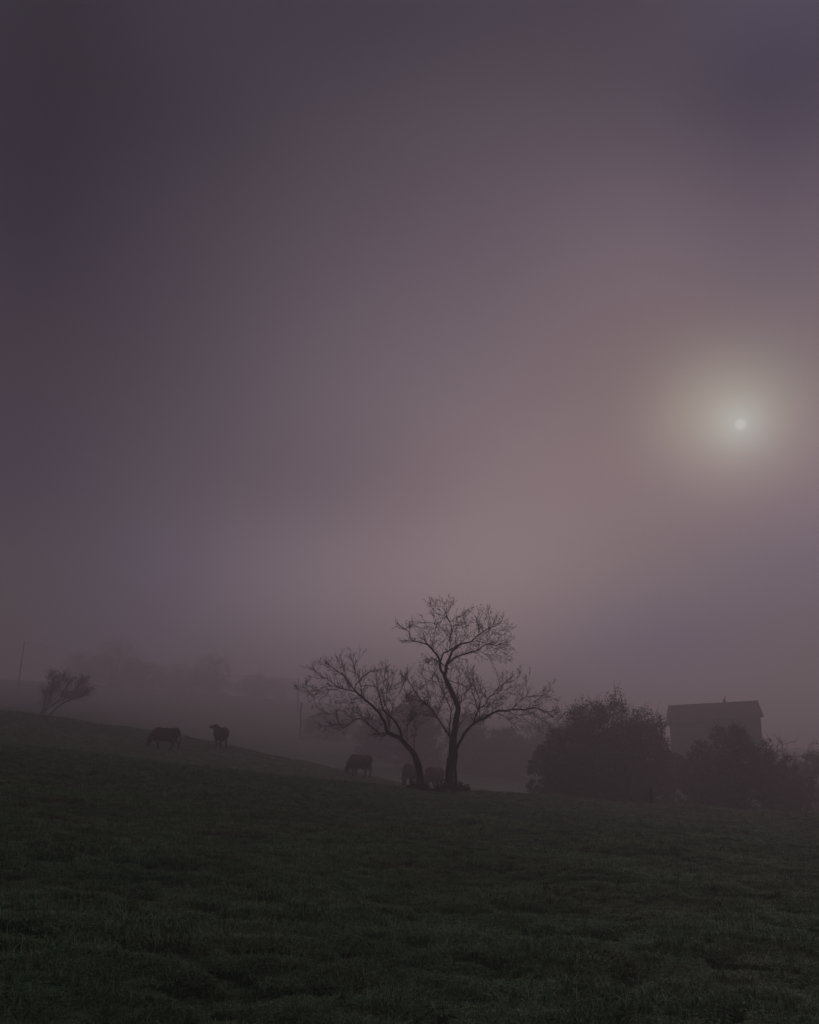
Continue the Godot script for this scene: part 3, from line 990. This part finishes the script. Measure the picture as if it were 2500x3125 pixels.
func make_leaning_tree() -> void:
	rng.seed = 300
	var d := 94.0
	var base := on_ground(106, d)
	var o := thing("windswept_tree", base, "low windswept tree with slanting stems on the misty ridge", "tree")
	var k := d / F
	var dense := Shape.new()
	var leafy := Shape.new()
	for stem in [
		[0.10, 0, 0, 20, 18, 30, 40, 36, 75, 42, 100, 38, 115],
		[0.09, 8, 8, 40, 28, 65, 44, 95, 52, 120, 66],
		[0.11, 30, -2, 52, 18, 80, 38, 105, 48, 135, 56, 155, 70],
		[0.07, 16, 14, 20, 50, 14, 68],
		[0.06, 36, 62, 55, 90, 70, 112],
		[0.06, 62, 42, 78, 75, 90, 105],
		[0.05, 95, 52, 118, 88, 128, 104],
	]:
		var pts := PackedVector3Array()
		for q in range(1, stem.size(), 2):
			pts.append(Vector3(stem[q] * k, stem[q + 1] * k - (0.3 if q == 1 and stem[0] > 0.085 else 0.0), rng.randf_range(-0.2, 0.2) + (q - 1) * 0.06 * rng.randf_range(-1, 1)))
		var sh := Shape.new()
		sh.tube(pts, taper(pts.size(), stem[0], 0.03), 8, Color.WHITE)
		put("trunk" if stem[0] > 0.085 else "limb", sh, mats.bark, o)
		for q in range(1, pts.size()):
			for z in 16:
				var p := pts[q - 1].lerp(pts[q], rng.randf())
				if p.y < 0.8 or p.y < 1.25 and p.x > 1.2:
					continue
				bare_branch(dense, p, Vector3(rng.randfn() * 0.6 + 0.35, rng.randf_range(0.1, 1.0), rng.randfn() * 0.6), rng.randf_range(0.4, 0.8), 0.016, 2, 1.0)
				for y in 22:
					leaf(leafy, p + Vector3(rng.randfn() * 0.32 + 0.15, rng.randfn() * 0.24 + 0.2, rng.randfn() * 0.35), 0.06 * rng.randf_range(0.6, 1.2), Color(0.05, 0.052, 0.03))
	put("crown", dense, mats.twig, o).set_meta("kind", "stuff")
	put("foliage", leafy, mats.leaf, o).set_meta("kind", "stuff")

# ------------------------------------------------------------------ cows: tapered capsules joined by a smooth minimum and meshed as surface nets
func blob_mesh(bones: Array, cell: float, k: float) -> ArrayMesh:
	var lo := Vector3.ONE * 1e9
	var hi := Vector3.ONE * -1e9
	for b in bones:
		for e in 2:
			lo = lo.min(b[e] - Vector3.ONE * (b[2 + e] + cell * 3))
			hi = hi.max(b[e] + Vector3.ONE * (b[2 + e] + cell * 3))
	var nx := int((hi.x - lo.x) / cell) + 2
	var ny := int((hi.y - lo.y) / cell) + 2
	var nz := int((hi.z - lo.z) / cell) + 2
	var field := PackedFloat32Array()
	field.resize(nx * ny * nz)
	field.fill(1.0)
	for b in bones:
		var p: Vector3 = b[0]
		var q: Vector3 = b[1]
		var ra: float = b[2]
		var rb: float = b[3]
		var kk: float = b[4] if b.size() > 4 else k
		var reach := Vector3.ONE * (maxf(ra, rb) + kk + cell * 2)
		var a := ((p.min(q) - reach - lo) / cell).floor().max(Vector3.ZERO)
		var z := ((p.max(q) + reach - lo) / cell).ceil().min(Vector3(nx - 1, ny - 1, nz - 1))
		var pq := q - p
		var len2 := maxf(pq.length_squared(), 1e-9)
		for iz in range(int(a.z), int(z.z) + 1):
			for iy in range(int(a.y), int(z.y) + 1):
				for ix in range(int(a.x), int(z.x) + 1):
					var w := lo + Vector3(ix, iy, iz) * cell
					var t := clampf((w - p).dot(pq) / len2, 0.0, 1.0)
					var dist := w.distance_to(p + pq * t) - lerpf(ra, rb, t)
					var id := (iz * ny + iy) * nx + ix
					var o := field[id]
					var h := maxf(kk - absf(o - dist), 0.0) / kk
					field[id] = minf(o, dist) - h * h * kk * 0.25
	var vid := PackedInt32Array()
	vid.resize(nx * ny * nz)
	vid.fill(-1)
	var sh := Shape.new()
	var corner := [0, 1, nx, nx + 1, nx * ny, nx * ny + 1, nx * ny + nx, nx * ny + nx + 1]
	var off := [Vector3(0, 0, 0), Vector3(1, 0, 0), Vector3(0, 1, 0), Vector3(1, 1, 0), Vector3(0, 0, 1), Vector3(1, 0, 1), Vector3(0, 1, 1), Vector3(1, 1, 1)]
	var edges := [[0, 1], [2, 3], [4, 5], [6, 7], [0, 2], [1, 3], [4, 6], [5, 7], [0, 4], [1, 5], [2, 6], [3, 7]]
	for iz in nz - 1:
		for iy in ny - 1:
			for ix in nx - 1:
				var id := (iz * ny + iy) * nx + ix
				var inside := 0
				for c in 8:
					if field[id + corner[c]] < 0.0:
						inside += 1
				if inside == 0 or inside == 8:
					continue
				var sum := Vector3.ZERO
				var cnt := 0
				for e in edges:
					var f0: float = field[id + corner[e[0]]]
					var f1: float = field[id + corner[e[1]]]
					if (f0 < 0.0) != (f1 < 0.0):
						sum += off[e[0]].lerp(off[e[1]], f0 / (f0 - f1))
						cnt += 1
				vid[id] = sh.v.size()
				sh.v.append(lo + (Vector3(ix, iy, iz) + sum / cnt) * cell)
				var g := Vector3(field[id + 1] - field[id], field[id + nx] - field[id], field[id + nx * ny] - field[id])
				g += Vector3(field[id + corner[7]] - field[id + corner[6]], field[id + corner[7]] - field[id + corner[5]], field[id + corner[7]] - field[id + corner[3]])
				sh.n.append(g.normalized())
				sh.c.append(Color.WHITE)
	var step := [1, nx, nx * ny]
	for iz in range(1, nz - 1):
		for iy in range(1, ny - 1):
			for ix in range(1, nx - 1):
				var id := (iz * ny + iy) * nx + ix
				var f0 := field[id]
				for ax in 3:
					var f1: float = field[id + step[ax]]
					if (f0 < 0.0) == (f1 < 0.0):
						continue
					var u: int = step[(ax + 1) % 3]
					var w: int = step[(ax + 2) % 3]
					var q := [vid[id - u - w], vid[id - w], vid[id], vid[id - u]]
					if q.min() < 0:
						continue
					if f0 < 0.0:
						sh.i.append_array(PackedInt32Array([q[0], q[2], q[1], q[0], q[3], q[2]]))
					else:
						sh.i.append_array(PackedInt32Array([q[0], q[1], q[2], q[0], q[2], q[3]]))
	return sh.mesh()

func cow_bones(head: int, step: float) -> Array:
	# faces +x, hooves on y = 0; head 0 grazing, 1 up and turned to its left
	var b := [
		[Vector3(0.55, 0.96, 0), Vector3(0.0, 0.92, 0), 0.33, 0.365], [Vector3(0.0, 0.92, 0), Vector3(-0.60, 1.0, 0), 0.365, 0.30],
		[Vector3(0.50, 1.24, 0), Vector3(0.0, 1.15, 0), 0.15, 0.14], [Vector3(0.0, 1.15, 0), Vector3(-0.76, 1.22, 0), 0.14, 0.13],
		[Vector3(-0.66, 1.14, -0.14), Vector3(-0.66, 1.14, 0.14), 0.17, 0.17], [Vector3(-0.36, 0.56, 0), Vector3(-0.46, 0.58, 0), 0.13, 0.11],
		[Vector3(0.72, 0.80, 0), Vector3(0.62, 0.70, 0), 0.18, 0.16],
		[Vector3(-0.90, 1.20, 0), Vector3(-1.0, 1.0, 0), 0.05, 0.035, 0.05], [Vector3(-1.0, 1.0, 0), Vector3(-1.02, 0.6, 0.02), 0.03, 0.028, 0.03], [Vector3(-1.02, 0.6, 0.02), Vector3(-1.0, 0.36, 0.02), 0.045, 0.03, 0.03],
	]
	for s in [-1.0, 1.0]:
		var w: float = step * s
		b.append_array([
			[Vector3(0.52, 0.85, 0.16 * s), Vector3(0.54 + w * 0.4, 0.45, 0.16 * s), 0.17, 0.075, 0.08], [Vector3(0.54 + w * 0.4, 0.45, 0.16 * s), Vector3(0.53 + w, 0.13, 0.16 * s), 0.072, 0.05, 0.04], [Vector3(0.53 + w, 0.13, 0.16 * s), Vector3(0.56 + w, 0.045, 0.16 * s), 0.05, 0.062, 0.03],
			[Vector3(-0.62, 0.98, 0.15 * s), Vector3(-0.46 - w * 0.3, 0.66, 0.19 * s), 0.24, 0.14, 0.1], [Vector3(-0.46 - w * 0.3, 0.66, 0.19 * s), Vector3(-0.74 - w * 0.7, 0.43, 0.17 * s), 0.135, 0.07, 0.06],
			[Vector3(-0.74 - w * 0.7, 0.43, 0.17 * s), Vector3(-0.69 - w, 0.13, 0.17 * s), 0.068, 0.05, 0.04], [Vector3(-0.69 - w, 0.13, 0.17 * s), Vector3(-0.65 - w, 0.045, 0.17 * s), 0.05, 0.062, 0.03],
		])
	if head == 0:
		b.append_array([[Vector3(0.60, 1.12, 0), Vector3(0.98, 0.84, 0), 0.25, 0.18], [Vector3(0.98, 0.84, 0), Vector3(1.22, 0.50, 0.02), 0.18, 0.135],
			[Vector3(1.24, 0.50, 0.02), Vector3(1.30, 0.30, 0.03), 0.135, 0.11, 0.06], [Vector3(1.30, 0.30, 0.03), Vector3(1.34, 0.12, 0.03), 0.105, 0.085, 0.05]])
		for s in [-1.0, 1.0]:
			b.append([Vector3(1.22, 0.58, 0.02 + 0.1 * s), Vector3(1.20, 0.57, 0.02 + 0.29 * s), 0.045, 0.03, 0.04])
			b.append([Vector3(1.18, 0.66, 0.02 + 0.08 * s), Vector3(1.26, 0.76, 0.02 + 0.17 * s), 0.03, 0.014, 0.03])
	else:
		var p := Vector3(0.94, 1.46, -0.10)
		var f := Vector3(0.55, -0.10, -0.83).normalized()
		var side := f.cross(Vector3.UP).normalized()
		b.append_array([[Vector3(0.60, 1.08, 0), Vector3(0.84, 1.30, -0.04), 0.29, 0.22], [Vector3(0.84, 1.30, -0.04), p, 0.22, 0.15],
			[p, p + f * 0.2, 0.135, 0.11, 0.06], [p + f * 0.2, p + f * 0.40, 0.105, 0.08, 0.05]])
		for s in [-1.0, 1.0]:
			b.append([p + side * 0.1 * s + Vector3(0, 0.05, 0), p + side * 0.29 * s + Vector3(0, 0.03, 0) - f * 0.04, 0.045, 0.03, 0.04])
	return b

func make_cows() -> void:
	var graze := blob_mesh(cow_bones(0, 0.06), 0.033, 0.16)
	var graze_step := blob_mesh(cow_bones(0, 0.16), 0.033, 0.16)
	var alert := blob_mesh(cow_bones(1, 0.04), 0.033, 0.16)
	# column, distance, heading away from screen-left in degrees, size, mesh, label
	for c in [
		[504, 54.0, 18.0, 0.81, graze_step, "large dark cow grazing alone high on the misty slope"],
		[672, 59.0, 64.0, 0.82, alert, "young cow standing with its head raised to look round"],
		[1100, 57.0, 46.0, 0.86, graze, "brown cow grazing side-on just left of the leaning tree"],
		[1254, 55.0, -72.0, 0.84, graze, "hazy cow half hidden behind the trunk of the leaning tree"],
		[1325, 54.5, -66.0, 0.86, graze_step, "hazy grazing cow framed between the two bare trunks"],
	]:
		var p := on_ground(c[0], c[1]) + Vector3(0, 0.03, 0)
		var o := thing("cow", p, c[5], "cow", "cows grazing in the fog")
		o.rotation.y = PI - deg_to_rad(c[2])
		o.scale = Vector3.ONE * c[3]
		put("body", c[4], mats.hide, o)

# ------------------------------------------------------------------ small things on the brow
func weeds(called: String, where: Vector3, wide: float, tall: float, leaves: int, label: String, sd: int, group := "") -> void:
	rng.seed = sd
	var o := thing(called, where, label, "plant", group)
	var stems := Shape.new()
	var green := Shape.new()
	for k in int(8 + wide * 24):
		var a := rng.randf() * TAU
		var r := sqrt(rng.randf()) * wide * 0.5
		var p := Vector3(cos(a) * r, -0.05, sin(a) * r)
		var hgt := tall * rng.randf_range(0.45, 1.0) * (1.0 - 0.85 * pow(r / (wide * 0.5), 2.0))
		var c := twig_curve(p, Vector3(cos(a) * 0.5 * r / wide, 1, sin(a) * 0.5 * r / wide), hgt, 4, 0.18, 0.0)
		stems.tube(c, taper(5, 0.008, 0.004), 3, Color.WHITE)
		for q in int(leaves * rng.randf_range(0.6, 1.3)):
			var j := rng.randi_range(0, 3)
			var w := c[j].lerp(c[j + 1], rng.randf()) + Vector3(rng.randfn(), rng.randfn() * 0.5, rng.randfn()) * 0.05
			var m := rng.randf_range(0.7, 1.3)
			leaf(green, w, rng.randf_range(0.03, 0.065), Color(0.036 * m, 0.044 * m, 0.022 * m))
	put("stem", stems, mats.twig, o).set_meta("kind", "stuff")
	put("foliage", green, mats.leaf, o).set_meta("kind", "stuff")

func make_small_things() -> void:
	# undergrowth round the feet of the two trees
	var a := at_px(1280, 2412, 37.6)
	weeds("undergrowth_clump", Vector3(a.x, ground_y(a.x, 37.6), -37.6), 0.95, 0.6, 80, "dark undergrowth heaped round the foot of the leaning tree", 401)
	a = at_px(1366, 2412, 37.6)
	weeds("undergrowth_clump", Vector3(a.x, ground_y(a.x, 37.6), -37.6), 0.85, 0.62, 80, "dark undergrowth heaped round the foot of the twin-stemmed tree", 402)
	a = at_px(1408, 2412, 37.7)
	weeds("undergrowth_clump", Vector3(a.x, ground_y(a.x, 37.7), -37.7), 0.55, 0.48, 70, "low leafy mound just right of the twin-stemmed trunk", 403)
	# a weathered fence post and the weeds at its foot
	rng.seed = 410
	var f := at_px(1990, 2460, 42.0)
	f.y = ground_y(f.x, 42.0)
	var o := thing("fence_post", f, "lone weathered fence post on the brow before the dark trees", "post")
	var sh := Shape.new()
	sh.tube(PackedVector3Array([Vector3(0.03, -0.3, 0), Vector3(0.015, 0.3, 0.01), Vector3(-0.01, 0.62, 0), Vector3(-0.035, 0.92, 0), Vector3(-0.04, 0.99, 0)]), PackedFloat32Array([0.08, 0.075, 0.068, 0.058, 0.03]), 9, Color.WHITE, 0.35, bump)
	put("post", sh, mats.old_wood, o)
	weeds("weed_clump", f + Vector3(0, 0, 0.1), 0.28, 0.3, 34, "small tuft of weeds at the foot of the fence post", 411)
	for w in [[1700, 41.0, 0.7, 0.3, "feathery weeds on the brow under the end of the right-hand bough"], [1880, 41.0, 0.5, 0.2, "low weed patch on the brow left of the fence post"], [1935, 41.5, 0.4, 0.22, "knot of weeds beside the fence post on the brow"], [2025, 42.0, 0.3, 0.16, "few sprigs of weed right of the fence post"]]:
		var p := on_ground(w[0], w[1])
		weeds("weed_clump", p, w[2], w[3], 7, w[4], 420 + int(w[0]))
